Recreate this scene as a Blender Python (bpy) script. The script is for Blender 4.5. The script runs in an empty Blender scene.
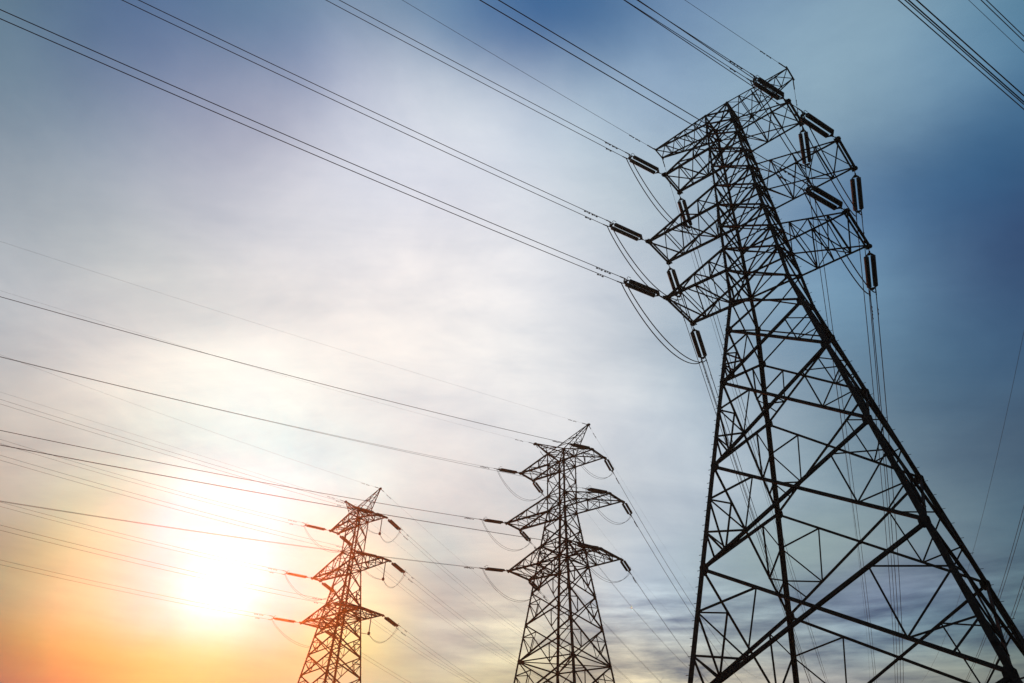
import bpy, math, random
from mathutils import Vector, Matrix
R = math.radians
SUN_COLOR, SUN_POWER = (1.0, 0.21, 0.04), 3.4
AIR, DUST, OZONE, ALTITUDE, NISHITA = 1.0, 0.0, 1.0, 22000.0, 0.05
WARP, STREAK, MOTTLE = 0.07, 1.5, 0.14
HAZE, HAZE_G, HAZE_TOP = 0.00040, 0.92, 60.0

# ------------------------------------------------------------------ camera
scene = bpy.context.scene
COL = scene.collection
GROUND = -1.6                      # the ground lies 1.6 m under the lens
F_PX, PITCH, ROLL = 667.02, 0.64931, 0.037504
cam_data = bpy.data.cameras.new('camera')
cam_data.sensor_fit = 'HORIZONTAL'
cam_data.sensor_width = 36.0
cam_data.lens = F_PX / 1024.0 * 36.0
cam_data.clip_start = 0.1
cam_data.clip_end = 20000.0
cam = bpy.data.objects.new('camera', cam_data)
COL.objects.link(cam)
fwd = Vector((0, math.cos(PITCH), math.sin(PITCH)))
up0 = Vector((0, -math.sin(PITCH), math.cos(PITCH)))
rt0 = Vector((1, 0, 0))
rt = rt0 * math.cos(ROLL) + up0 * math.sin(ROLL)
up = up0 * math.cos(ROLL) - rt0 * math.sin(ROLL)
cam.matrix_world = Matrix(((rt.x, up.x, -fwd.x, 0), (rt.y, up.y, -fwd.y, 0), (rt.z, up.z, -fwd.z, 0), (0, 0, 0, 1)))
scene.camera = cam

# ------------------------------------------------------------------ light
SUN_EL, SUN_AZ = R(14.70), R(-22.14)           # azimuth from +Y towards +X
sun_dir = Vector((math.cos(SUN_EL) * math.sin(SUN_AZ), math.cos(SUN_EL) * math.cos(SUN_AZ), math.sin(SUN_EL)))
sun_data = bpy.data.lights.new('sun', 'SUN')
sun_data.energy = SUN_POWER
sun_data.angle = R(0.5)
sun_data.color = SUN_COLOR
sun = bpy.data.objects.new('sun', sun_data)
COL.objects.link(sun)
sun.rotation_euler = (-sun_dir).to_track_quat('-Z', 'Y').to_euler()

scene.view_settings.view_transform = 'Standard'
scene.view_settings.look = 'None'
scene.view_settings.exposure = 0.0
scene.view_settings.gamma = 1.0
scene.view_settings.use_curve_mapping = False
scene.render.engine = 'CYCLES'
scene.cycles.use_denoising = True
scene.cycles.max_bounces = 6
scene.cycles.volume_bounces = 0

# ------------------------------------------------------------------ sky
# A Nishita sky with thin high cloud in front of it.  The cloud is a sum of soft banks, each
# centred on a direction of the sky, whose edges are broken up by noise in sky space.
world = bpy.data.worlds.new('World')
scene.world = world
world.use_nodes = True
nt = world.node_tree
for n in list(nt.nodes):
    nt.nodes.remove(n)
L = nt.links.new


def node(kind, **kw):
    n = nt.nodes.new(kind)
    for k, v in kw.items():
        setattr(n, k, v)
    return n


def vmath(op, a, b=None, scale=None):
    n = node('ShaderNodeVectorMath', operation=op)
    for i, v in enumerate((a, b)):
        if v is None:
            continue
        if isinstance(v, bpy.types.NodeSocket):
            L(v, n.inputs[i])
        else:
            n.inputs[i].default_value = v
    if scale is not None:
        if isinstance(scale, bpy.types.NodeSocket):
            L(scale, n.inputs['Scale'])
        else:
            n.inputs['Scale'].default_value = scale
    return n.outputs['Value'] if op in ('DOT_PRODUCT', 'LENGTH', 'DISTANCE') else n.outputs[0]


def math_(op, a, b=None, c=None, clamp=False):
    n = node('ShaderNodeMath', operation=op)
    n.use_clamp = clamp
    for i, v in enumerate((a, b, c)):
        if v is None:
            continue
        if isinstance(v, bpy.types.NodeSocket):
            L(v, n.inputs[i])
        else:
            n.inputs[i].default_value = v
    return n.outputs[0]


def noise(vec, scale, detail=4.0, rough=0.55, dist=0.0):
    n = node('ShaderNodeTexNoise')
    L(vec, n.inputs['Vector'])
    n.inputs['Scale'].default_value = scale
    n.inputs['Detail'].default_value = detail
    n.inputs['Roughness'].default_value = rough
    n.inputs['Distortion'].default_value = dist
    return n


def ramp(fac, lo, hi, a=0.0, b=1.0, smooth=True):
    n = node('ShaderNodeMapRange', interpolation_type='SMOOTHSTEP' if smooth else 'LINEAR')
    L(fac, n.inputs[0])
    for i, v in enumerate((lo, hi, a, b)):
        n.inputs[i + 1].default_value = v
    return n.outputs[0]


sky = node('ShaderNodeTexSky', sky_type='NISHITA', sun_disc=False)
sky.sun_elevation = SUN_EL
sky.sun_rotation = SUN_AZ
sky.air_density = AIR
sky.dust_density = DUST
sky.ozone_density = OZONE
sky.altitude = ALTITUDE
bg_sky = node('ShaderNodeBackground')
L(sky.outputs[0], bg_sky.inputs[0])
bg_sky.inputs[1].default_value = NISHITA

# Cloud colour by elevation band (degrees) and, within a band, by azimuth from -AZ_SPAN to AZ_SPAN.
AZ_SPAN = 80.0
CLOUD_BANDS = [
    (2.0, 3.2, [(0.234, 0.259, 0.218), (0.238, 0.263, 0.219), (0.241, 0.266, 0.222), (0.243, 0.268, 0.228), (0.246, 0.272, 0.227), (0.241, 0.272, 0.190), (0.230, 0.267, 0.142), (0.216, 0.231, 0.088), (0.229, 0.254, 0.106), (0.252, 0.294, 0.267), (0.272, 0.300, 0.347), (0.371, 0.401, 0.347), (0.494, 0.514, 0.346), (0.543, 0.539, 0.370), (0.519, 0.506, 0.395), (0.528, 0.511, 0.410), (0.424, 0.426, 0.360), (0.266, 0.297, 0.282), (0.189, 0.229, 0.225), (0.149, 0.191, 0.186), (0.126, 0.168, 0.168), (0.110, 0.151, 0.160), (0.096, 0.134, 0.152), (0.085, 0.123, 0.145), (0.078, 0.116, 0.142), (0.072, 0.112, 0.141), (0.068, 0.109, 0.142)]),
    (6.5, 2.6, [(0.233, 0.259, 0.227), (0.241, 0.266, 0.230), (0.246, 0.271, 0.233), (0.250, 0.275, 0.239), (0.269, 0.293, 0.239), (0.271, 0.302, 0.208), (0.255, 0.273, 0.145), (0.000, 0.000, 0.000), (0.000, 0.000, 0.000), (0.182, 0.375, 0.011), (0.270, 0.251, 0.225), (0.441, 0.504, 0.436), (0.523, 0.537, 0.357), (0.589, 0.576, 0.383), (0.523, 0.510, 0.404), (0.635, 0.606, 0.471), (0.457, 0.456, 0.384), (0.258, 0.289, 0.286), (0.200, 0.224, 0.212), (0.099, 0.115, 0.117), (0.115, 0.161, 0.168), (0.104, 0.150, 0.165), (0.093, 0.135, 0.158), (0.083, 0.122, 0.149), (0.076, 0.116, 0.146), (0.071, 0.112, 0.146), (0.066, 0.110, 0.148)]),
    (9.5, 2.2, [(0.231, 0.257, 0.232), (0.242, 0.267, 0.236), (0.249, 0.274, 0.241), (0.254, 0.279, 0.247), (0.294, 0.315, 0.259), (0.303, 0.331, 0.232), (0.288, 0.304, 0.161), (0.065, 0.000, 0.000), (0.449, 0.527, 0.059), (0.133, 0.146, 0.086), (0.135, 0.093, 0.000), (0.576, 0.751, 0.323), (0.377, 0.375, 0.221), (0.597, 0.547, 0.261), (0.172, 0.137, 0.097), (1.313, 1.141, 0.693), (0.656, 0.586, 0.408), (0.130, 0.117, 0.149), (0.323, 0.335, 0.247), (0.091, 0.099, 0.055), (0.116, 0.171, 0.180), (0.100, 0.149, 0.170), (0.090, 0.135, 0.162), (0.082, 0.123, 0.152), (0.075, 0.117, 0.149), (0.070, 0.113, 0.150), (0.066, 0.111, 0.152)]),
    (12.5, 2.2, [(0.227, 0.254, 0.237), (0.240, 0.266, 0.242), (0.250, 0.275, 0.247), (0.273, 0.296, 0.265), (0.328, 0.343, 0.289), (0.347, 0.367, 0.271), (0.370, 0.379, 0.191), (0.000, 0.114, 0.106), (0.704, 0.793, 0.307), (0.173, 0.126, 0.715), (0.143, 0.212, 0.497), (0.934, 0.966, 0.170), (0.302, 0.380, 0.461), (1.008, 0.944, 0.598), (0.303, 0.294, 0.244), (0.443, 0.440, 0.380), (0.193, 0.255, 0.260), (0.328, 0.413, 0.423), (0.137, 0.270, 0.341), (0.060, 0.118, 0.123), (0.074, 0.111, 0.126), (0.095, 0.147, 0.176), (0.087, 0.135, 0.168), (0.081, 0.124, 0.157), (0.074, 0.117, 0.153), (0.069, 0.114, 0.154), (0.066, 0.113, 0.158)]),
    (15.5, 2.4, [(0.222, 0.249, 0.240), (0.238, 0.264, 0.246), (0.250, 0.275, 0.253), (0.295, 0.316, 0.290), (0.363, 0.375, 0.328), (0.398, 0.410, 0.322), (0.604, 0.497, 0.280), (0.086, 0.084, 0.085), (0.841, 0.934, 0.349), (0.190, 0.261, 0.946), (0.192, 0.317, 0.721), (1.356, 1.179, 0.605), (0.361, 0.383, 0.378), (0.667, 0.610, 0.465), (0.556, 0.581, 0.573), (0.466, 0.589, 0.698), (0.340, 0.438, 0.454), (0.053, 0.100, 0.198), (0.150, 0.179, 0.298), (0.061, 0.109, 0.132), (0.078, 0.148, 0.173), (0.089, 0.145, 0.182), (0.084, 0.133, 0.172), (0.078, 0.124, 0.163), (0.074, 0.118, 0.158), (0.069, 0.116, 0.159), (0.066, 0.115, 0.163)]),
    (19.0, 3.0, [(0.214, 0.242, 0.241), (0.232, 0.259, 0.250), (0.247, 0.273, 0.259), (0.322, 0.344, 0.328), (0.394, 0.407, 0.375), (0.452, 0.457, 0.388), (0.551, 0.409, 0.202), (0.440, 0.465, 0.457), (0.550, 0.760, 0.301), (1.305, 1.044, 1.623), (0.828, 0.797, 0.695), (0.896, 0.772, 0.509), (0.268, 0.472, 0.539), (0.748, 0.621, 0.499), (0.604, 0.597, 0.546), (0.525, 0.627, 0.728), (0.266, 0.376, 0.397), (0.286, 0.382, 0.349), (0.267, 0.348, 0.362), (0.121, 0.200, 0.239), (0.026, 0.085, 0.144), (0.082, 0.138, 0.186), (0.078, 0.130, 0.178), (0.075, 0.123, 0.170), (0.074, 0.120, 0.164), (0.069, 0.118, 0.166), (0.067, 0.118, 0.170)]),
    (24.0, 4.2, [(0.200, 0.230, 0.241), (0.230, 0.258, 0.260), (0.312, 0.342, 0.348), (0.441, 0.462, 0.456), (0.406, 0.437, 0.439), (0.719, 0.638, 0.507), (0.612, 1.002, 0.965), (0.612, 0.992, 1.001), (0.798, 0.731, 0.679), (0.716, 0.700, 0.671), (0.524, 0.583, 0.611), (0.500, 0.572, 0.654), (0.325, 0.453, 0.487), (0.080, 0.140, 0.203), (0.054, 0.087, 0.125), (0.066, 0.119, 0.181), (0.068, 0.119, 0.180), (0.072, 0.124, 0.175), (0.070, 0.125, 0.181)]),
    (30.0, 4.8, [(0.182, 0.214, 0.239), (0.203, 0.243, 0.272), (0.257, 0.302, 0.336), (0.378, 0.421, 0.454), (0.524, 0.565, 0.593), (0.827, 0.757, 0.695), (1.078, 1.096, 0.983), (0.910, 0.924, 0.855), (0.729, 0.723, 0.732), (0.798, 0.802, 0.797), (0.690, 0.709, 0.745), (0.513, 0.615, 0.696), (0.230, 0.318, 0.393), (0.085, 0.175, 0.255), (0.041, 0.108, 0.205), (0.045, 0.095, 0.179), (0.061, 0.119, 0.196), (0.073, 0.133, 0.200), (0.074, 0.133, 0.194)]),
    (36.5, 4.8, [(0.159, 0.200, 0.242), (0.166, 0.218, 0.269), (0.179, 0.240, 0.303), (0.209, 0.264, 0.331), (0.342, 0.394, 0.431), (0.615, 0.647, 0.632), (0.847, 0.803, 0.760), (0.917, 0.866, 0.818), (0.842, 0.824, 0.797), (0.767, 0.786, 0.801), (0.662, 0.695, 0.734), (0.415, 0.520, 0.595), (0.190, 0.313, 0.429), (0.194, 0.361, 0.499), (0.023, 0.053, 0.149), (0.027, 0.051, 0.120), (0.072, 0.151, 0.248), (0.084, 0.164, 0.250), (0.083, 0.154, 0.226)]),
    (43.0, 4.8, [(0.141, 0.190, 0.244), (0.140, 0.201, 0.264), (0.129, 0.205, 0.264), (0.104, 0.185, 0.261), (0.280, 0.343, 0.429), (0.502, 0.516, 0.584), (0.631, 0.650, 0.702), (0.741, 0.739, 0.773), (0.890, 0.853, 0.840), (0.845, 0.843, 0.864), (0.607, 0.653, 0.723), (0.432, 0.507, 0.588), (0.228, 0.343, 0.458), (0.119, 0.235, 0.407), (0.017, 0.093, 0.214), (0.043, 0.132, 0.257), (0.088, 0.193, 0.311), (0.101, 0.202, 0.303), (0.096, 0.183, 0.268)]),
    (49.5, 4.8, [(0.133, 0.185, 0.246), (0.129, 0.194, 0.262), (0.119, 0.190, 0.227), (0.054, 0.125, 0.254), (0.211, 0.258, 0.403), (0.520, 0.515, 0.603), (0.659, 0.699, 0.792), (0.645, 0.669, 0.771), (0.687, 0.729, 0.801), (0.532, 0.611, 0.676), (0.445, 0.554, 0.618), (0.238, 0.355, 0.481), (0.252, 0.380, 0.460), (0.169, 0.307, 0.459), (0.068, 0.198, 0.296), (0.119, 0.239, 0.343), (0.108, 0.206, 0.297)]),
    (56.0, 4.8, [(0.133, 0.182, 0.250), (0.129, 0.187, 0.267), (0.115, 0.175, 0.286), (0.081, 0.145, 0.294), (0.079, 0.177, 0.291), (0.193, 0.258, 0.436), (0.697, 0.720, 0.807), (0.601, 0.662, 0.733), (0.578, 0.653, 0.762), (0.410, 0.534, 0.640), (0.308, 0.433, 0.596), (0.278, 0.421, 0.529), (0.290, 0.437, 0.548), (0.274, 0.421, 0.511), (0.154, 0.299, 0.407), (0.139, 0.256, 0.359), (0.120, 0.219, 0.309)]),
    (63.0, 5.5, [(0.141, 0.186, 0.259), (0.141, 0.197, 0.288), (0.158, 0.227, 0.336), (0.152, 0.249, 0.361), (0.187, 0.285, 0.396), (0.126, 0.253, 0.421), (0.000, 0.082, 0.269), (0.030, 0.125, 0.290), (0.196, 0.313, 0.484), (0.178, 0.302, 0.460), (0.192, 0.315, 0.436), (0.169, 0.278, 0.376), (0.133, 0.224, 0.309)]),
    (72.0, 8.0, [(0.155, 0.199, 0.269), (0.186, 0.248, 0.343), (0.153, 0.231, 0.353), (0.052, 0.123, 0.249), (0.113, 0.202, 0.334), (0.168, 0.262, 0.370), (0.138, 0.214, 0.295)]),
    (-25.0, 16.0, [(0.040, 0.040, 0.045), (0.040, 0.040, 0.044), (0.039, 0.038, 0.039), (0.039, 0.039, 0.041), (0.040, 0.040, 0.045), (0.040, 0.040, 0.045), (0.040, 0.040, 0.045), (0.040, 0.040, 0.045), (0.040, 0.040, 0.045)]),
]
# bright cloud right round the sun: sharpness and colour
SUN_CLOUDS = [
    (120.0, (0.000, 0.000, 0.000)),
    (400.0, (0.000, 0.000, 0.146)),
    (1500.0, (0.000, 0.000, 0.337)),
]
tc = node('ShaderNodeTexCoord')
D = tc.outputs['Generated']
sep = node('ShaderNodeSeparateXYZ')
L(D, sep.inputs[0])
# the cloud sheet seen in perspective: streaks get flatter towards the horizon
zz = math_('ADD', math_('MAXIMUM', sep.outputs[2], 0.0), 0.10)
comb = node('ShaderNodeCombineXYZ')
L(math_('DIVIDE', sep.outputs[0], zz), comb.inputs[0])
L(math_('DIVIDE', sep.outputs[1], zz), comb.inputs[1])
sheet = comb.outputs[0]
warp_n = noise(D, 3.6, 7.0, 0.58)
warp = vmath('SCALE', vmath('SUBTRACT', warp_n.outputs['Color'], (0.5, 0.5, 0.5)), scale=WARP)
Dw = vmath('NORMALIZE', vmath('ADD', D, warp))
sepw = node('ShaderNodeSeparateXYZ')
L(Dw, sepw.inputs[0])
elev = math_('MULTIPLY', math_('ARCSINE', sepw.outputs[2]), 57.29578)
azim = math_('MULTIPLY', math_('ARCTAN2', sepw.outputs[0], sepw.outputs[1]), 57.29578)
u_az = ramp(azim, -AZ_SPAN, AZ_SPAN, 0.0, 1.0, False)
total, weight = None, None
for el0, width, stops in CLOUD_BANDS:
    cr = node('ShaderNodeValToRGB')
    L(u_az, cr.inputs[0])
    cr.color_ramp.interpolation = 'B_SPLINE'
    els = cr.color_ramp.elements
    while len(els) < len(stops):
        els.new(0.5)
    for i, c_ in enumerate(stops):
        els[i].position = i / (len(stops) - 1)
        els[i].color = (*c_, 1)
    q_ = math_('MULTIPLY', math_('SUBTRACT', elev, el0), 1.0 / width)
    w_ = math_('EXPONENT', math_('MULTIPLY', math_('MULTIPLY', q_, q_), -1.0))
    term = vmath('SCALE', cr.outputs[0], scale=w_)
    total = term if total is None else vmath('ADD', total, term)
    weight = w_ if weight is None else math_('ADD', weight, w_)
total = vmath('SCALE', total, scale=math_('DIVIDE', 1.0, math_('ADD', weight, 1e-9)))
for sharp, rgb in SUN_CLOUDS:
    w_ = math_('EXPONENT', math_('MULTIPLY_ADD', vmath('DOT_PRODUCT', D, tuple(sun_dir)), sharp, -sharp))
    total = vmath('ADD', total, vmath('SCALE', rgb, scale=w_))
# cloud texture: soft mottling everywhere, fibrous wisps higher up, flat streaks low on the right
soft = noise(sheet, 1.0, 8.0, 0.60, 0.6).outputs['Fac']
fine = noise(sheet, 3.4, 6.0, 0.62, 0.8).outputs['Fac']
map_ = node('ShaderNodeMapping')
L(sheet, map_.inputs['Vector'])
map_.inputs['Rotation'].default_value = (0, 0, R(52))
map_.inputs['Scale'].default_value = (0.6, 1.7, 1)
wisp = noise(map_.outputs[0], 1.5, 9.0, 0.64, 0.5).outputs['Fac']
comb2 = node('ShaderNodeCombineXYZ')
elev0 = math_('MULTIPLY', math_('ARCSINE', sep.outputs[2]), 57.29578)
azim0 = math_('MULTIPLY', math_('ARCTAN2', sep.outputs[0], sep.outputs[1]), 57.29578)
L(math_('MULTIPLY', azim0, 1.0 / 9.0), comb2.inputs[0])
L(math_('MULTIPLY_ADD', elev0, 1.0 / 1.5, math_('MULTIPLY', azim0, 0.012)), comb2.inputs[1])
streak = noise(comb2.outputs[0], 1.0, 7.0, 0.6, 0.12).outputs['Fac']
high = ramp(sep.outputs[2], 0.22, 0.36, 0.25, 1.0)
low = math_('MULTIPLY', ramp(elev0, 19.0, 14.0, 0.0, 1.0), ramp(azim0, -12.0, 14.0, 0.12, 1.0))
m1 = ramp(soft, 0.25, 0.75, -MOTTLE, MOTTLE, False)
m1b = ramp(fine, 0.25, 0.75, -MOTTLE * .45, MOTTLE * .45, False)
m2 = ramp(wisp, 0.25, 0.75, -MOTTLE * .9, MOTTLE * .9, False)
mott = math_('ADD', math_('MULTIPLY', math_('ADD', math_('ADD', m1, m2), m1b), high), 1.0)
sfac = math_('MULTIPLY', math_('SUBTRACT', ramp(streak, 0.30, 0.70, 0.0, 1.0, False), 0.5), math_('MULTIPLY', low, STREAK))
tint = vmath('ADD', vmath('SCALE', (1.08, 1.0, 0.82), scale=sfac), (1, 1, 1))
# bright mottles are whiter, thin spots bluer
cl1 = vmath('SCALE', vmath('MULTIPLY', total, tint), scale=mott)
cloud = vmath('MAXIMUM', vmath('MULTIPLY', cl1, vmath('ADD', vmath('SCALE', (0.35, 0.12, -0.18), scale=math_('SUBTRACT', mott, 1.0)), (1, 1, 1))), (0, 0, 0))
bg_cloud = node('ShaderNodeBackground')
L(cloud, bg_cloud.inputs[0])
bg_cloud.inputs[1].default_value = 1.0
add = node('ShaderNodeAddShader')
L(bg_sky.outputs[0], add.inputs[0])
L(bg_cloud.outputs[0], add.inputs[1])
out = node('ShaderNodeOutputWorld')
L(add.outputs[0], out.inputs['Surface'])


# ------------------------------------------------------------------ materials
def material(name, base, rough=0.6, metal=0.0, var=0.25, scale=6.0, spec=0.5):
    m = bpy.data.materials.new(name)
    m.use_nodes = True
    t = m.node_tree
    b = t.nodes['Principled BSDF']
    b.inputs['Roughness'].default_value = rough
    b.inputs['Metallic'].default_value = metal
    b.inputs['Specular IOR Level'].default_value = spec
    co = t.nodes.new('ShaderNodeTexCoord')
    nz = t.nodes.new('ShaderNodeTexNoise')
    nz.inputs['Scale'].default_value = scale
    nz.inputs['Detail'].default_value = 5
    t.links.new(co.outputs['Object'], nz.inputs['Vector'])
    cr = t.nodes.new('ShaderNodeValToRGB')
    cr.color_ramp.elements[0].position = 0.3
    cr.color_ramp.elements[1].position = 0.72
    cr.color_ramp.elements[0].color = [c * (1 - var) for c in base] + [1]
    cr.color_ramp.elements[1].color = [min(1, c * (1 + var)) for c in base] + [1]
    t.links.new(nz.outputs['Fac'], cr.inputs[0])
    t.links.new(cr.outputs[0], b.inputs['Base Color'])
    mr = t.nodes.new('ShaderNodeMapRange')
    mr.inputs[3].default_value = max(0.0, rough - 0.1)
    mr.inputs[4].default_value = min(1.0, rough + 0.15)
    t.links.new(nz.outputs['Fac'], mr.inputs[0])
    t.links.new(mr.outputs[0], b.inputs['Roughness'])
    return m


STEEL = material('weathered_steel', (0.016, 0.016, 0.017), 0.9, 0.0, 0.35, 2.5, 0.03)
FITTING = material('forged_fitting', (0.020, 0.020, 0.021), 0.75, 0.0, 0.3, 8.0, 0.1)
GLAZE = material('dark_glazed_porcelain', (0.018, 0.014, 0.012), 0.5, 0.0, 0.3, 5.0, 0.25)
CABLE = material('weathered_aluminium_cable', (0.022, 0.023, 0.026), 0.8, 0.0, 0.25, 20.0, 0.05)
CONCRETE = material('concrete', (0.32, 0.31, 0.29), 0.9, 0.0, 0.2, 3.0)


# ------------------------------------------------------------------ mesh helpers
class MB:
    """Collects bars, plates and tubes and links them as one mesh object."""

    def __init__(self):
        self.v, self.f = [], []

    def add(self, vs, fs):
        n = len(self.v)
        self.v += [tuple(p) for p in vs]
        self.f += [tuple(i + n for i in q) for q in fs]

    def angle(self, a, b, w, hint=(0, 0, 1), th=None, flip=1):
        """An L-section steel angle from a to b with flanges of width w."""
        a, b = Vector(a), Vector(b)
        d = (b - a)
        if d.length < 1e-4:
            return
        d.normalize()
        h = Vector(hint)
        if abs(d.dot(h.normalized())) > 0.97:
            h = Vector((1, 0.3, 0))
        x = (h - d * h.dot(d)).normalized()
        y = d.cross(x) * flip
        t = th or max(0.012, w * 0.11)
        o = (x + y) * (-w * 0.36)
        prof = [(0, 0), (w, 0), (w, t), (t, t), (t, w), (0, w)]
        vs = [p + o + x * u + y * s for p in (a, b) for u, s in prof]
        fs = [(i, (i + 1) % 6, 6 + (i + 1) % 6, 6 + i) for i in range(6)]
        fs += [(0, 3, 2, 1), (0, 5, 4, 3), (6, 7, 8, 9), (6, 9, 10, 11)]
        self.add(vs, fs)

    def bar(self, a, b, w, h=None, hint=(0, 0, 1)):
        a, b = Vector(a), Vector(b)
        d = (b - a).normalized()
        hv = Vector(hint)
        if abs(d.dot(hv.normalized())) > 0.97:
            hv = Vector((1, 0.3, 0))
        x = (hv - d * hv.dot(d)).normalized()
        y = d.cross(x)
        h = h or w
        vs = [p + x * (sx * w / 2) + y * (sy * h / 2) for p in (a, b) for sx, sy in ((-1, -1), (1, -1), (1, 1), (-1, 1))]
        self.add(vs, [(0, 1, 5, 4), (1, 2, 6, 5), (2, 3, 7, 6), (3, 0, 4, 7), (3, 2, 1, 0), (4, 5, 6, 7)])

    def plate(self, c, u, v, ru, rv, th):
        """An octagonal plate in the plane of u and v."""
        c, u, v = Vector(c), Vector(u).normalized(), Vector(v)
        v = (v - u * v.dot(u)).normalized()
        n = u.cross(v)
        ring = [(1, .45), (.45, 1), (-.45, 1), (-1, .45), (-1, -.45), (-.45, -1), (.45, -1), (1, -.45)]
        vs = [c + n * s * th / 2 + u * (p * ru) + v * (q * rv) for s in (-1, 1) for p, q in ring]
        fs = [tuple(range(7, -1, -1)), tuple(range(8, 16))] + [(i, (i + 1) % 8, 8 + (i + 1) % 8, 8 + i) for i in range(8)]
        self.add(vs, fs)

    def tube(self, pts, r, seg=6):
        pts = [Vector(p) for p in pts]
        n0 = len(self.v)
        px = None
        for i, p in enumerate(pts):
            d = (pts[min(i + 1, len(pts) - 1)] - pts[max(i - 1, 0)]).normalized()
            h = px if px is not None else (Vector((0, 0, 1)) if abs(d.z) < .9 else Vector((1, 0, 0)))
            x = (h - d * h.dot(d)).normalized()
            y = d.cross(x)
            px = x
            for k in range(seg):
                a = 2 * math.pi * k / seg
                self.v.append(tuple(p + x * (r * math.cos(a)) + y * (r * math.sin(a))))
        for i in range(len(pts) - 1):
            for k in range(seg):
                a, b = n0 + i * seg + k, n0 + i * seg + (k + 1) % seg
                self.f.append((a, b, b + seg, a + seg))
        self.f.append(tuple(n0 + k for k in range(seg - 1, -1, -1)))
        e = n0 + (len(pts) - 1) * seg
        self.f.append(tuple(e + k for k in range(seg)))

    def lathe(self, a, axis, prof, seg=12):
        """prof: (distance along axis, radius)"""
        a, d = Vector(a), Vector(axis).normalized()
        h = Vector((0, 0, 1)) if abs(d.z) < .9 else Vector((1, 0, 0))
        x = (h - d * h.dot(d)).normalized()
        y = d.cross(x)
        n0 = len(self.v)
        for s, r in prof:
            for k in range(seg):
                t = 2 * math.pi * k / seg
                self.v.append(tuple(a + d * s + x * (r * math.cos(t)) + y * (r * math.sin(t))))
        for i in range(len(prof) - 1):
            for k in range(seg):
                p, q = n0 + i * seg + k, n0 + i * seg + (k + 1) % seg
                self.f.append((p, q, q + seg, p + seg))
        self.f.append(tuple(n0 + k for k in range(seg - 1, -1, -1)))
        e = n0 + (len(prof) - 1) * seg
        self.f.append(tuple(e + k for k in range(seg)))

    def build(self, name, mat, parent=None, smooth=False):
        me = bpy.data.meshes.new(name)
        me.from_pydata(self.v, [], self.f)
        if smooth:
            for p in me.polygons:
                p.use_smooth = True
        me.materials.append(mat)
        o = bpy.data.objects.new(name, me)
        COL.objects.link(o)
        if parent is not None:
            o.parent = parent
        return o


def thing(name, label, cat, loc, rz=0.0, group=None):
    o = bpy.data.objects.new(name, None)
    o.empty_display_size = 0.5
    COL.objects.link(o)
    o.location = loc
    o.rotation_euler = (0, 0, rz)
    o['label'] = label
    o['category'] = cat
    if group:
        o['group'] = group
    return o


def copy_tree(o, parent=None):
    c = o.copy()
    COL.objects.link(c)
    c.parent = parent
    for ch in list(o.children):
        copy_tree(ch, c)
    return c


# ------------------------------------------------------------------ ground
def make_ground():
    random.seed(4)
    n, half = 90, 1480.0
    vs, fs = [], []
    for j in range(n + 1):
        for i in range(n + 1):
            u, v = i / n * 2 - 1, j / n * 2 - 1
            x, y = half * u * abs(u), half * v * abs(v)
            r = math.hypot(x, y)
            k = min(1.0, max(0.0, (r - 190) / 400))
            z = GROUND - 0.02 + k * (1.6 * math.sin(x * .011 + 1) * math.cos(y * .013) - 0.8)
            vs.append((x, y, z))
    for j in range(n):
        for i in range(n):
            a = j * (n + 1) + i
            fs.append((a, a + 1, a + n + 2, a + n + 1))
    me = bpy.data.meshes.new('ground')
    me.from_pydata(vs, [], fs)
    m = bpy.data.materials.new('field_grass')
    m.use_nodes = True
    t = m.node_tree
    b = t.nodes['Principled BSDF']
    b.inputs['Roughness'].default_value = 0.95
    co = t.nodes.new('ShaderNodeTexCoord')
    n1 = t.nodes.new('ShaderNodeTexNoise')
    n1.inputs['Scale'].default_value = 0.06
    n1.inputs['Detail'].default_value = 8
    n2 = t.nodes.new('ShaderNodeTexNoise')
    n2.inputs['Scale'].default_value = 3.0
    n2.inputs['Detail'].default_value = 6
    cr = t.nodes.new('ShaderNodeValToRGB')
    cr.color_ramp.elements[0].color = (0.035, 0.045, 0.016, 1)
    cr.color_ramp.elements[1].color = (0.11, 0.10, 0.045, 1)
    mx = t.nodes.new('ShaderNodeMath')
    mx.operation = 'MULTIPLY_ADD'
    mx.inputs[1].default_value = 0.4
    t.links.new(co.outputs['Object'], n1.inputs['Vector'])
    t.links.new(co.outputs['Object'], n2.inputs['Vector'])
    t.links.new(n2.outputs['Fac'], mx.inputs[0])
    sc_ = t.nodes.new('ShaderNodeMath')
    sc_.operation = 'MULTIPLY'
    sc_.inputs[1].default_value = 0.6
    t.links.new(n1.outputs['Fac'], sc_.inputs[0])
    t.links.new(sc_.outputs[0], mx.inputs[2])
    t.links.new(mx.outputs[0], cr.inputs[0])
    t.links.new(cr.outputs[0], b.inputs['Base Color'])
    bp = t.nodes.new('ShaderNodeBump')
    bp.inputs['Strength'].default_value = 0.6
    bp.inputs['Distance'].default_value = 0.08
    t.links.new(n2.outputs['Fac'], bp.inputs['Height'])
    t.links.new(bp.outputs[0], b.inputs['Normal'])
    me.materials.append(m)
    o = bpy.data.objects.new('ground', me)
    COL.objects.link(o)
    o['kind'] = 'structure'


make_ground()


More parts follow.
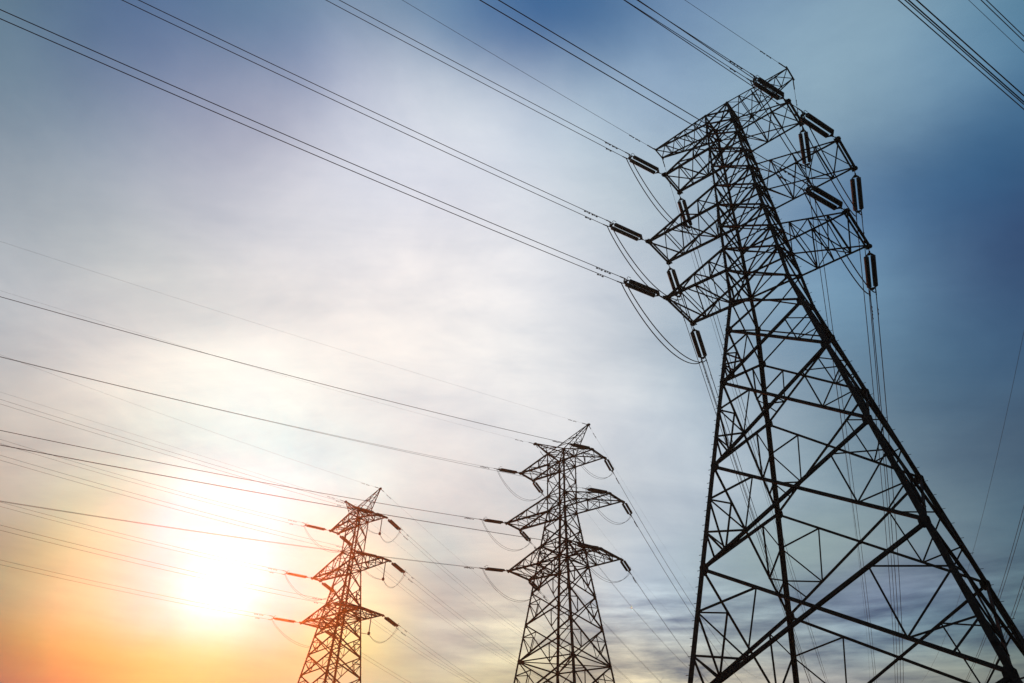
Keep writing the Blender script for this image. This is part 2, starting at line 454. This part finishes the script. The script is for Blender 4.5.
# ------------------------------------------------------------------ haze
def make_haze():
    b = MB()
    b.bar((0, 0, GROUND - 3.6), (0, 0, HAZE_TOP), 3000.0, 3000.0, (1, 0, 0))
    m = bpy.data.materials.new('sunset_haze')
    m.use_nodes = True
    t = m.node_tree
    t.nodes.remove(t.nodes['Principled BSDF'])
    pv = t.nodes.new('ShaderNodeVolumePrincipled')
    pv.inputs['Color'].default_value = (0.97, 0.70, 0.45, 1)
    pv.inputs['Density'].default_value = HAZE
    pv.inputs['Anisotropy'].default_value = HAZE_G
    t.links.new(pv.outputs[0], t.nodes['Material Output'].inputs['Volume'])
    o = b.build('haze', m)
    o['kind'] = 'stuff'


make_haze()

# ------------------------------------------------------------------ pylons
TOWERS = [
     {'x': 19.3347, 'y': 37.5938, 'yaw': -0.74455, 'w0': 2.25, 'zw': 32.9777, 'lo': 0.1768, 'up': 0.0466, 'lev': {'L1': 30.1207, 'L2': 25.5358, 'L3': 19.1911, 'L4': 12.7609, 'L5': 5.8985, 'W': 32.9777, 'A31': 38.5076, 'A32': 36.1327, 'A21': 46.2679, 'A22': 43.7785, 'A11': 53.6068, 'A12': 51.5178, 'G1': 56.5305}, 'arm': {'1': [6.1234, 6.0655, 1.3162, 51.5116], '2': [8.5243, 8.3513, 1.6817, 43.8132], '3': [7.4003, 7.1402, 2.1187, 36.2122], 'G': [6.9195, 6.7916, 0.6401, 56.8104]}} ,
     {'x': 7.5325, 'y': 84.1269, 'yaw': -0.70568, 'w0': 1.40625, 'zw': 35.6824, 'lo': 0.1318, 'up': 0.0015, 'lev': {'A11': 44.161, 'A12': 42.5055, 'A21': 37.8246, 'A22': 35.6828, 'A31': 30.9159, 'A32': 28.6344, 'L1': 24.9344, 'L2': 21.1774, 'L3': 17.1429, 'W': 35.6824}, 'arm': {'1': [6.1647, 6.1647, 1.4373, 42.5428], '2': [8.4291, 8.4291, 1.4533, 35.6642], '3': [7.1956, 7.1956, 2.1416, 28.6719], 'G': [4.698, 4.698, 0.0, 47.4311]}} ,
     {'x': -24.8927, 'y': 108.9646, 'yaw': -0.71145, 'w0': 1.2854999999999999, 'zw': 35.0213, 'lo': 0.1156, 'up': 0.0087, 'lev': {'A11': 44.5509, 'A12': 43.2173, 'A21': 37.7742, 'A22': 35.0233, 'A31': 29.4526, 'A32': 27.4633, 'L1': 22.7934, 'L2': 19.3589, 'L3': 19.2851, 'W': 35.0213}, 'arm': {'1': [6.2677, 6.2677, 0.7811, 42.7837], '2': [8.7523, 8.7523, 0.7577, 35.0966], '3': [7.2782, 7.2782, 2.0953, 27.4783], 'G': [4.6026, 4.6026, 0.0, 47.9877]}} ,
]
WIRES = {
    '1in': {'common': [4.17751, -0.08531, 0.000405], 'L3': [4.1785, -0.0864, 0.000532], 'L2': [4.17736, -0.08548, 0.000461], 'L1': [4.17602, -0.08434, 0.000313], 'R3': [4.17613, -0.08435, 0.000199], 'R1': [4.18753, -0.08862, 0.000365], 'R2': [4.17173, -0.08315, 0.000342]},
    '1inG': {'common': [4.17759, -0.06668, 0.00042], 'LG': [4.16043, -0.05792, 0.000463], 'RG': [4.19545, -0.07212, 0.000422]},
    '1out': {'common': [0.43947, -0.18546, 0.000526], 'R1': [0.43485, -0.18569, 0.000419], 'R2': [0.43835, -0.18748, 0.000525], 'R3': [0.44371, -0.18299, 0.000693], 'L1': [0.44209, -0.18527, 0.000527]},
    '2in': {'common': [4.17106, -0.11162, 0.0005], 'L1': [4.17132, -0.11269, 0.000531], 'R1': [4.17327, -0.11476, 0.000513], 'L2': [4.17014, -0.11109, 0.000553], 'R3': [4.16892, -0.10629, 0.000392], 'L3': [4.17103, -0.1133, 0.000516], 'R2': [4.1716, -0.11265, 0.000493]},
    '2inG': {'common': [4.16994, -0.08521, 0.000383], 'LG': [4.16786, -0.0818, 0.000486], 'RG': [4.16189, -0.07382, 0.000244]},
    '2out': {'common': [0.43081, -0.09468, 0.000518], 'R1': [0.42158, -0.09302, 0.000695], 'R2': [0.42687, -0.09295, 0.000629], 'R3': [0.42376, -0.09518, 0.000615], 'L1': [0.43053, -0.09514, 0.000509], 'L2': [0.44239, -0.08911, 0.000212], 'L3': [0.43143, -0.09503, 0.000491]},
    '3in': {'common': [4.142, -0.01488, 0.000652], 'R1': [4.13432, 0.00238, 0.000358], 'L1': [4.14484, -0.02198, 0.000865], 'R2': [4.14222, -0.01546, 0.000696], 'L2': [4.14215, -0.01544, 0.000795], 'R3': [4.14166, -0.01377, 0.000727], 'L3': [4.14252, -0.01735, 0.000814]},
    '3inG': {'common': [4.13786, -0.01109, 0.000314], 'LG': [4.11754, 0.03374, -3.4e-05], 'RG': [4.1209, 0.023, 0.000467]},
    '3out': {'common': [0.42051, -0.11924, 0.000671], 'R1': [0.42738, -0.11025, 0.000713], 'R2': [0.43294, -0.10634, 0.000543], 'R3': [0.41715, -0.12023, 0.000766], 'L1': [0.41891, -0.12015, 0.00072], 'L2': [0.40735, -0.12989, 0.000881], 'L3': [0.41561, -0.12313, 0.000785]},
}

KINDS = {'P': (-1, -1), 'R': (1, -1), 'S': (1, 1), 'Q': (-1, 1)}
FACES = [('P', 'R'), ('R', 'S'), ('S', 'Q'), ('Q', 'P')]
TRUSS = {'1': 3, '2': 4, '3': 4, 'G': 5}


def lerp(a, b, t):
    return Vector(a) * (1 - t) + Vector(b) * t


def truss_face(b, c0, c1, e0, e1, n, w, posts=True, start=0):
    """Zigzag lacing between chord c0->c1 and chord e0->e1."""
    for i in range(n):
        p0, p1 = lerp(c0, c1, i / n), lerp(c0, c1, (i + 1) / n)
        q0, q1 = lerp(e0, e1, i / n), lerp(e0, e1, (i + 1) / n)
        if (i + start) % 2 == 0:
            b.angle(p0, q1, w)
        else:
            b.angle(q0, p1, w)
        if posts and i > 0:
            b.angle(p0, q0, w)


def make_tower(i, label, beam_gw, levels, bw, deep):
    T = TOWERS[i]
    root = thing('transmission_tower', label, 'pylon', (T['x'], T['y'], GROUND), T['yaw'], 'lattice pylons')
    g = -GROUND

    def half(z):
        return T['w0'] + (T['lo'] if z < T['zw'] else T['up']) * (T['zw'] - z)

    def corner(leg, z):
        sx, sy = KINDS[leg]
        h = half(z)
        return Vector((sx * h, sy * h, z + g))

    lw, dw, rw, hw = bw
    zt = levels[0]
    # legs: each one angle section per panel, with gusset plates and a concrete footing
    for leg in 'PRSQ':
        b = MB()
        sx, sy = KINDS[leg]
        segs = [zt, T['zw'], GROUND]
        for a, c in zip(segs[:-1], segs[1:]):
            n = 4
            for k in range(n):
                z0, z1 = a + (c - a) * k / n, a + (c - a) * (k + 1) / n
                wk = lw * (0.62 if z1 > T['zw'] + 8 else 0.8 if z1 >= T['zw'] - .1 else 1.0)
                pa, pb = corner(leg, z0), corner(leg, z1)
                d = (pb - pa).normalized()
                # heel of the angle outward, flanges along the two faces
                x = Vector((-sx, 0, 0)); x = (x - d * x.dot(d)).normalized()
                y = Vector((0, -sy, 0)); y = (y - d * y.dot(d)).normalized()
                t = wk * 0.12
                o = (x + y) * (-wk * 0.25)
                prof = [(0, 0), (wk, 0), (wk, t), (t, t), (t, wk), (0, wk)]
                if sx * sy > 0:
                    prof = [(v_, u_) for u_, v_ in prof]
                vs = [p + o + x * u_ + y * v_ for p in (pa - d * .1, pb + d * .1) for u_, v_ in prof]
                fs = [(q, (q + 1) % 6, 6 + (q + 1) % 6, 6 + q) for q in range(6)]
                fs += [(0, 3, 2, 1), (0, 5, 4, 3), (6, 7, 8, 9), (6, 9, 10, 11)]
                b.add(vs, fs)
        if leg in 'PS':                      # climbing bolts stand out of two opposite legs
            z, k = GROUND + 3.5, 0
            outx, outy = Vector((sx, 0, 0)), Vector((0, sy, 0))
            while z < zt - .5:
                p = corner(leg, z) + (outx + outy) * (lw * .12)
                b.bar(p, p + (outx, outy)[k % 2] * (lw * .25 + .14), 0.025)
                z += 0.45 if deep else 0.9
                k += 1
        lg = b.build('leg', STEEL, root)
        for z in levels[1:-1]:
            gp = MB()
            c = corner(leg, z)
            s = lw * (1.0 if z < T['zw'] else 0.8)
            gp.plate(c + Vector((-sx * s * .5, -sy * .012, 0)), (1, 0, 0), (0, 0, 1), s * .95, s * 1.15, .02)
            gp.plate(c + Vector((-sx * .012, -sy * s * .5, 0)), (0, 1, 0), (0, 0, 1), s * .95, s * 1.15, .02)
            gp.build('gusset_plate', STEEL, lg)
        ft = MB()
        c = corner(leg, GROUND)
        ft.lathe((c.x, c.y, -.3), (0, 0, 1), [(0, .75), (.62, .6), (.66, .5)], 12)
        ft.build('footing', CONCRETE, lg)
    # bracing: one part per face and panel
    for k in range(len(levels) - 1):
        z0, z1 = levels[k], levels[k + 1]
        for fi, (A, B) in enumerate(FACES):
            b = MB()
            a0, b0, a1, b1 = corner(A, z0), corner(B, z0), corner(A, z1), corner(B, z1)
            wdt = (b0 - a0).length
            nrm = (b0 - a0).cross(a1 - a0).normalized()
            low = z0 < T['zw'] - .5
            w = dw if low else dw * 0.72
            off = nrm * (w * .4)
            b.angle(a0, b1, w, nrm)
            b.angle(a1 + off, b0 + off, w, nrm)
            # the crossing point of the two diagonals
            wb = (b1 - a1).length
            t = wdt / (wdt + wb)
            X = lerp(a0, b1, t)
            if low:
                for (p0, p1, od) in ((a0, a1, (b0, b1)), (b0, b1, (a0, a1))):
                    du = lerp(p0, X, 0.52)
                    dl = lerp(X, p1, 0.52)
                    m1 = lerp(p0, p1, 0.34 if z0 < T['zw'] - 4 else .45)
                    b.angle(m1, du, rw, nrm)
                    b.angle(m1, dl, rw, nrm)
                    b.angle(du, dl, rw, nrm)
                    if deep and z0 - z1 > 4.2:
                        m2 = lerp(p0, p1, 0.66)
                        b.angle(m2, dl, rw, nrm)
                        b.angle(m2, lerp(p1, dl, .55), rw, nrm)
            s = w * 0.8
            b.plate(X + off * .5, b1 - a0, nrm.cross(b1 - a0), s, s, .02)
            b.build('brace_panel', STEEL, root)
    # belts of horizontal struts with plan bracing at the arm levels and the waist
    belts = [T['lev'][q] for q in ('A11', 'A12', 'A21', 'A22', 'A31', 'A32')] + [zt]
    belts += [levels[4], levels[7]] if deep else [levels[-5]]
    for z in belts:
        b = MB()
        cs = [corner(q, z) for q in 'PRSQ']
        for q in range(4):
            b.angle(cs[q], cs[(q + 1) % 4], hw)
        if z < T['lev']['A12'] + .1 or z == zt:
            b.angle(cs[0], cs[2], hw * .8)
            b.angle(cs[1] + Vector((0, 0, -.06)), cs[3] + Vector((0, 0, -.06)), hw * .8)
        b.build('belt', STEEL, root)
    # conductor arms
    for a in '123':
        lenL, lenR, tw, tz = T['arm'][a]
        zu, zl = T['lev']['A%s1' % a], T['lev']['A%s2' % a]
        for sx, ln, (ca, cb) in ((-1, lenL, 'PQ'), (1, lenR, 'RS')):
            arm = MB()
            ta, tb = Vector((sx * ln, -tw, tz + g)), Vector((sx * ln, tw, tz + g))
            la, lb, ua, ub = corner(ca, zl), corner(cb, zl), corner(ca, zu), corner(cb, zu)
            n = TRUSS[a]
            ch = hw * 1.5
            arm.angle(la, ta, ch)
            arm.angle(lb, tb, ch)
            arm.angle(ua, ta, ch * .8)
            arm.angle(ub, tb, ch * .8)
            o = arm.build('crossarm', STEEL, root)
            lc = MB()
            truss_face(lc, la, ta, lb, tb, n, rw * 1.1)
            truss_face(lc, ua, ta, la, ta, n, rw)
            truss_face(lc, ub, tb, lb, tb, n, rw)
            truss_face(lc, ua, ta, ub, tb, n, rw * .85, True, 1)
            lc.build('lacing', STEEL, o)
            eb = MB()
            ex = Vector((0, .35, 0))
            eb.angle(ta - ex, tb + ex, ch * 1.1)
            eb.angle(ta - ex + Vector((-sx * .22, 0, -.02)), tb + ex + Vector((-sx * .22, 0, -.02)), ch * .8)
            eb.build('end_beam', STEEL, o)
            for q, sg in ((ta, -1), (tb, 1)):
                ep = MB()
                ep.plate(q + Vector((0, sg * .12, -.03)), (1, 0, 0), (0, 1, 0), .20, .24, .05)
                ep.plate(q + Vector((0, sg * .05, -.06)), (0, 1, 0), (0, 0, 1), .18, .2, .05)
                ep.build('attachment_plate', FITTING, o)
    # earth-wire arms at the top
    lenL, lenR, tw, tz = T['arm']['G']
    for sx, ln, (ca, cb), (fa, fb) in ((-1, lenL, 'PQ', 'RS'), (1, lenR, 'RS', 'PQ')):
        arm, lc = MB(), MB()
        if beam_gw:
            ta, tb = Vector((sx * ln, -tw, tz + g)), Vector((sx * ln, tw, tz + g))
            zl = levels[1]
            ua, ub, la, lb = corner(ca, zt), corner(cb, zt), corner(ca, zl), corner(cb, zl)
            for p, q, k in ((ua, ta, .9), (ub, tb, .9), (la, ta, 1.1), (lb, tb, 1.1)):
                arm.angle(p, q, hw * k)
            n = 5
            truss_face(lc, la, ta, lb, tb, n, rw * .8)
            truss_face(lc, ua, ta, ub, tb, n, rw * .8, True, 1)
            truss_face(lc, ua, ta, la, ta, n, rw * .7)
            truss_face(lc, ub, tb, lb, tb, n, rw * .7)
            arm.angle(ta - Vector((0, .25, 0)), tb + Vector((0, .25, 0)), hw * 1.1)
        else:
            tip_ = Vector((sx * ln, 0, tz + g))
            tips = [tip_ + Vector((-sx * .1, s * .1, 0)) for s in (-1, 1)]
            na, nb = corner(ca, zt), corner(cb, zt)
            ffa, ffb = corner(fa, zt), corner(fb, zt)
            for p, q in ((na, tips[0]), (nb, tips[1])):
                arm.angle(p, q, hw)
            for p, q in ((ffa, tips[0]), (ffb, tips[1])):
                arm.angle(p, q, hw * .9)
            truss_face(lc, na, tips[0], nb, tips[1], 4, rw * .8)
            truss_face(lc, na, tips[0], ffa, tips[0], 4, rw * .7)
            truss_face(lc, nb, tips[1], ffb, tips[1], 4, rw * .7)
            arm.plate(tip_, (1, 0, 0), (0, 0, 1), .3, .2, .12)
        o = arm.build('earth_wire_arm', STEEL, root)
        lc.build('lacing', STEEL, o)
    return root


lev = [T['lev'] for T in TOWERS]
near = make_tower(0, 'towering black lattice pylon filling the right of the view, leaning inward', True,
    [lev[0]['G1'], 55.2, lev[0]['A11'], lev[0]['A12'], 48.9, lev[0]['A21'], lev[0]['A22'], 41.1, lev[0]['A31'], lev[0]['A32'],
     TOWERS[0]['zw'], lev[0]['L1'], lev[0]['L2'], lev[0]['L3'], lev[0]['L4'], lev[0]['L5'], GROUND], (0.28, 0.165, 0.092, 0.12), True)
middle = make_tower(1, 'maroon-brown lattice pylon in the middle distance, between the other two', False,
    [lev[1]['A11'], lev[1]['A12'], 40.2, lev[1]['A21'], lev[1]['A22'], 33.3, lev[1]['A31'], lev[1]['A32'], lev[1]['L1'], lev[1]['L2'], lev[1]['L3'],
     12.7, 7.6, 2.9, GROUND], (0.24, 0.15, 0.09, 0.14), False)
far = make_tower(2, 'smallest lattice pylon, washed orange by the low sun beside it', False,
    [lev[2]['A11'], lev[2]['A12'], 40.5, lev[2]['A21'], lev[2]['A22'], 32.2, lev[2]['A31'], lev[2]['A32'], 24.8, 22.1, lev[2]['L3'],
     16.1, 12.4, 8.2, 3.6, GROUND], (0.25, 0.16, 0.10, 0.15), False)
NAMES = {0: 'the tall black pylon', 1: 'the middle pylon', 2: 'the small orange pylon', 3: 'a pylon out of view'}
ORDER = {'1': 'top', '2': 'middle', '3': 'bottom'}
SIDE = {'L': 'left', 'R': 'right'}


# ------------------------------------------------------------------ wires
def wire_par(t, io, s, a):
    key = '%d%s' % (t + 1, io) + ('G' if a == 'G' else '')
    if t == 3:
        key = '1' + io + ('G' if a == 'G' else '')
        if io == 'out':
            p = WIRES['1out']['common']
            p = [p[0] - R(1.8), p[1], p[2]]
            if a == 'G':
                p = [p[0], -.14, 4.5e-4]
            return p
        return WIRES[key]['common']
    if key not in WIRES:
        c = WIRES['%dout' % (t + 1)]['common']
        return [c[0], c[1] + .04, 4.5e-4]
    return WIRES[key].get(s + a, WIRES[key]['common'])


def tip_point(t, s, a, io):
    if t == 3:
        T, sc_, ox, oy = TOWERS[0], 1.0, 55.512, 29.599
    else:
        T, sc_, ox, oy = TOWERS[t], 1.0, TOWERS[t]['x'], TOWERS[t]['y']
    lenL, lenR, tw, tz = T['arm'][a]
    lx = -lenL if s == 'L' else lenR
    ly = -tw if io == 'in' else tw
    c, n = math.cos(T['yaw']), math.sin(T['yaw'])
    return Vector((ox + (lx * c - ly * n) * sc_, oy + (lx * n + ly * c) * sc_, GROUND + (tz - GROUND) * sc_))


def wire_at(st, p, t):
    return st + Vector((math.sin(p[0]) * t, math.cos(p[0]) * t, p[1] * t + p[2] * t * t))


# where an insulator string begins and ends, metres from the arm
STRING = ((1.05, 4.05), (0.75, 3.35), (1.1, 4.25), (1.05, 4.05))
# twin conductors: half spacing and roll of the pair about the line
TWIN = {(0, 'in'): (.22, -25), (0, 'out'): (.21, 0), (1, 'in'): (.20, 27), (1, 'out'): (.18, 110), (2, 'in'): (.27, -70), (2, 'out'): (.27, 50),
        (3, 'in'): (.11, -25), (3, 'out'): (.21, 0)}


def spans(t0, t1):
    ts, t = [], t0
    while t < t1:
        ts.append(t)
        t += 1.0 if t < 20 else 2.5 if t < 60 else 5.0
    return ts + [t1]


def side_vec(p):
    return Vector((math.cos(p[0]), -math.sin(p[0]), 0))


def twin_vec(t, io, p):
    r, a = TWIN[(t, io)]
    return (side_vec(p) * math.cos(R(a)) + Vector((0, 0, math.sin(R(a))))) * r


def insulator_string(t, s, a, io):
    p = wire_par(t, io, s, a)
    st = tip_point(t, s, a, io)
    lab = 'twin %s insulator on the %s %s arm of %s' % ({'in': 'left-facing', 'out': 'right-facing'}[io], ORDER[a], SIDE[s], NAMES[t])
    root = thing('insulator_string', lab, 'insulator', st, 0, 'twin insulator strings on the pylon arms')
    S0, S1 = STRING[t]
    tv = twin_vec(t, io, p)
    A, B = wire_at(st, p, S0) - st, wire_at(st, p, S1) - st
    ax = (B - A).normalized()
    sv = side_vec(p)
    hs = (0.228, 0.21, 0.22)[t]
    k_ = (1.0, .85, .9)[t]
    # links and yoke at the arm
    b = MB()
    b.tube([Vector((0, 0, -.05)), A * .55, A - ax * .28], .035, 6)
    b.tube([A * .55 + sv * .05, A - ax * .3 + sv * .05], .03, 6)
    b.build('shackle', FITTING, root)
    for e, sg in ((A, -1), (B, 1)):
        y = MB()
        q, n_ = e + ax * sg * .10, ax.cross(sv).normalized() * .025
        tri = [q - sv * (hs + .06), q + sv * (hs + .06), q + sv * .05 + ax * sg * .26, q - sv * .05 + ax * sg * .26]
        y.add([v_ + n_ for v_ in tri] + [v_ - n_ for v_ in tri],
              [(0, 1, 2, 3), (7, 6, 5, 4), (0, 4, 5, 1), (1, 5, 6, 2), (2, 6, 7, 3), (3, 7, 4, 0)])
        y.build('yoke_plate', FITTING, root)
    for sg in (-1, 1):
        i_ = MB()
        a0 = A + sv * hs * sg
        ln = (B - A).length
        nd = 22
        prof = [(-.1, .03)]
        for k in range(nd):
            x0 = k / nd * ln
            w = ln / nd
            prof += [(x0, .08), (x0 + w * .24, .09), (x0 + w * .32, .182 * k_), (x0 + w * .66, .172 * k_), (x0 + w * .76, .09)]
        prof += [(ln, .05), (ln + .1, .03)]
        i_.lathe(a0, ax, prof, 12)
        i_.build('insulator', GLAZE, root)
    # arcing horns at the live end
    h = MB()
    upv = Vector((0, 0, 1))
    for sg in (-1, 1):
        q = B + ax * .12 + sv * hs * sg
        h.tube([q, q + upv * .26 + ax * .12, q + upv * .36 + ax * .02 + sv * sg * .05, q + upv * .30 - ax * .22 + sv * sg * .08], .022, 5)
    h.build('arcing_horn', FITTING, root)
    c = MB()
    for sg in (-1, 1):
        c.tube([B + ax * .14 + sv * hs * sg * .8, B + ax * .5 + tv * sg, B + ax * .95 + tv * sg], .045, 6)
    c.build('dead_end_clamp', FITTING, root)
    return root


def power_line(t, s, a, io, t1, r):
    p = wire_par(t, io, s, a)
    st = tip_point(t, s, a, io)
    if t == 3:
        lab = {'in1': 'rightmost twin wires cutting across the top right corner',
               'in2': 'leftmost twin wires cutting across the top right corner',
               'in3': 'middle twin wires cutting across the top right corner',
               'out1': 'left one of two steep twin wires at the lower right edge',
               'out2': 'right one of two steep twin wires at the lower right edge'}[io + a]
    else:
        lab = 'twin wires %s from the %s %s arm of %s' % ({'in': 'leading left', 'out': 'leading right'}[io], ORDER[a], SIDE[s], NAMES[t])
    S1 = STRING[t][1]
    root = thing('power_line', lab, 'wire', wire_at(st, p, S1 + .5), 0, 'twin conductor lines strung from the pylons')
    o = root.location.copy()
    tv = twin_vec(t, io, p)
    for sg in (-1, 1):
        b = MB()
        b.tube([wire_at(st, p, x) + tv * sg - o for x in spans(S1 + .5, t1)], r, 6)
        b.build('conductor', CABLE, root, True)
    for sg in (-1, 1):
        for k, dx in enumerate((2.2, 3.0) if sg < 0 else (2.6,)):
            q = wire_at(st, p, S1 + dx) + tv * sg - o
            d = (wire_at(st, p, S1 + dx + .3) - wire_at(st, p, S1 + dx)).normalized()
            b = MB()
            z = Vector((0, 0, -.13))
            b.bar(q + Vector((0, 0, .03)), q + z, .035, .05)
            b.tube([q + z - d * .26, q + z + d * .26], .02, 5)
            b.tube([q + z - d * .30, q + z - d * .16], .05, 6)
            b.tube([q + z + d * .16, q + z + d * .30], .05, 6)
            b.build('vibration_damper', FITTING, root)
    return root


def earth_wire(t, s, io, t1, r):
    p = wire_par(t, io, s, 'G')
    st = tip_point(t, s, 'G', io)
    if t == 3:
        lab = {'in': 'thin single wire among the twin wires in the top right corner', 'out': 'thin single wire down the right edge of the view'}[io]
    else:
        lab = 'thin single wire %s from the %s peak of %s' % ({'in': 'leading left', 'out': 'leading right'}[io], SIDE[s], NAMES[t])
    root = thing('earth_wire', lab, 'wire', st, 0, 'thin earth wires strung from the pylon tops')
    b = MB()
    b.tube([wire_at(st, p, x) - st for x in spans(.3, t1)], r, 6)
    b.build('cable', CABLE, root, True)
    c = MB()
    c.tube([wire_at(st, p, x) - st for x in (0.0, .35, .7, 1.1)], .05, 6)
    c.build('clamp', FITTING, root)
    for x in (2.4, 3.2):
        q = wire_at(st, p, x) - st
        d = (wire_at(st, p, x + .3) - wire_at(st, p, x)).normalized()
        z = Vector((0, 0, -.11))
        b = MB()
        b.bar(q + Vector((0, 0, .03)), q + z, .035, .05)
        b.tube([q + z - d * .25, q + z + d * .25], .02, 5)
        b.tube([q + z - d * .28, q + z - d * .15], .045, 6)
        b.tube([q + z + d * .15, q + z + d * .28], .045, 6)
        b.build('vibration_damper', FITTING, root)


def jumper(t, s, a, sag, r):
    pi_, po = wire_par(t, 'in', s, a), wire_par(t, 'out', s, a)
    S1 = STRING[t][1]
    BUNDLE = (.40, .18, .30)[t]
    A = wire_at(tip_point(t, s, a, 'in'), pi_, S1 + .55)
    B = wire_at(tip_point(t, s, a, 'out'), po, S1 + .55)
    root = thing('jumper_cable', 'drooping jumper loop under the %s %s arm of %s' % (ORDER[a], SIDE[s], NAMES[t]), 'wire', A, 0,
                 'jumper loops under the pylon arms')
    va, vb = side_vec(pi_), side_vec(po)
    guide = None
    if t == 2 and s == 'R':
        guide = (tip_point(t, s, a, 'in') + tip_point(t, s, a, 'out')) / 2 + Vector((0, 0, -3.1))
    for sg in (-1, 1):
        a0 = A + va * sg * BUNDLE / 2
        b0 = B - vb * sg * BUNDLE / 2
        pts = []
        if guide is None:
            n = 28
            for k in range(n + 1):
                u = k / n
                q = lerp(a0, b0, u)
                q.z -= sag * (4 * u * (1 - u)) ** .85 + sg * .08 * math.sin(math.pi * u)
                pts.append(q)
        else:
            for p0, p1, dz in ((a0, guide, 1.1), (guide, b0, 1.7)):
                for k in range(15):
                    u = k / 14
                    q = lerp(p0, p1, u)
                    q.z -= dz * 4 * u * (1 - u) + sg * .06 * math.sin(math.pi * u)
                    if not (p0 is guide and k == 0):
                        pts.append(q)
        b = MB()
        b.tube([q - A for q in pts], r, 6)
        b.build('conductor', CABLE, root, True)
    if guide is not None:
        top = guide + Vector((0, 0, 3.05))
        rd_ = thing('jumper_rod', 'slim weighted rod hanging under the %s right arm of %s' % (ORDER[a], NAMES[t]), 'rod', top, 0,
                    'weighted rods holding jumper loops')
        b = MB()
        b.tube([(0, 0, 0), (0, 0, -2.75)], .07, 8)
        b.build('rod', GLAZE, rd_)
        b = MB()
        b.lathe((0, 0, -3.22), (0, 0, 1), [(0, .12), (.08, .2), (.36, .2), (.46, .08)], 10)
        b.build('weight', FITTING, rd_)


WR = (0.026, 0.016, 0.017, 0.034)       # conductor radius by pylon
for t in range(4):
    for s in 'LR':
        if t == 3 and s == 'R':
            continue
        for a in '123':
            for io in ('in', 'out'):
                t1 = 105.0 if io == 'in' else 300.0
                if t in (1, 2) and io == 'in':
                    t1 = 190.0
                if t == 3:
                    if io == 'out' and a == '3':
                        continue
                power_line(t, s, a, io, t1, WR[t] * (1.3 if t == 0 and io == 'out' else 1.0))
                if t < 3:
                    insulator_string(t, s, a, io)
            if t < 3:
                jumper(t, s, a, 2.5, (.042, .02, .02)[t])
        for io in ('in', 'out'):
            earth_wire(t, s, io, 105.0 if io == 'in' and t in (0, 3) else 190.0 if io == 'in' else 300.0, WR[t] * .62 if t == 0 else WR[t] * (.45 if t == 1 else .6))
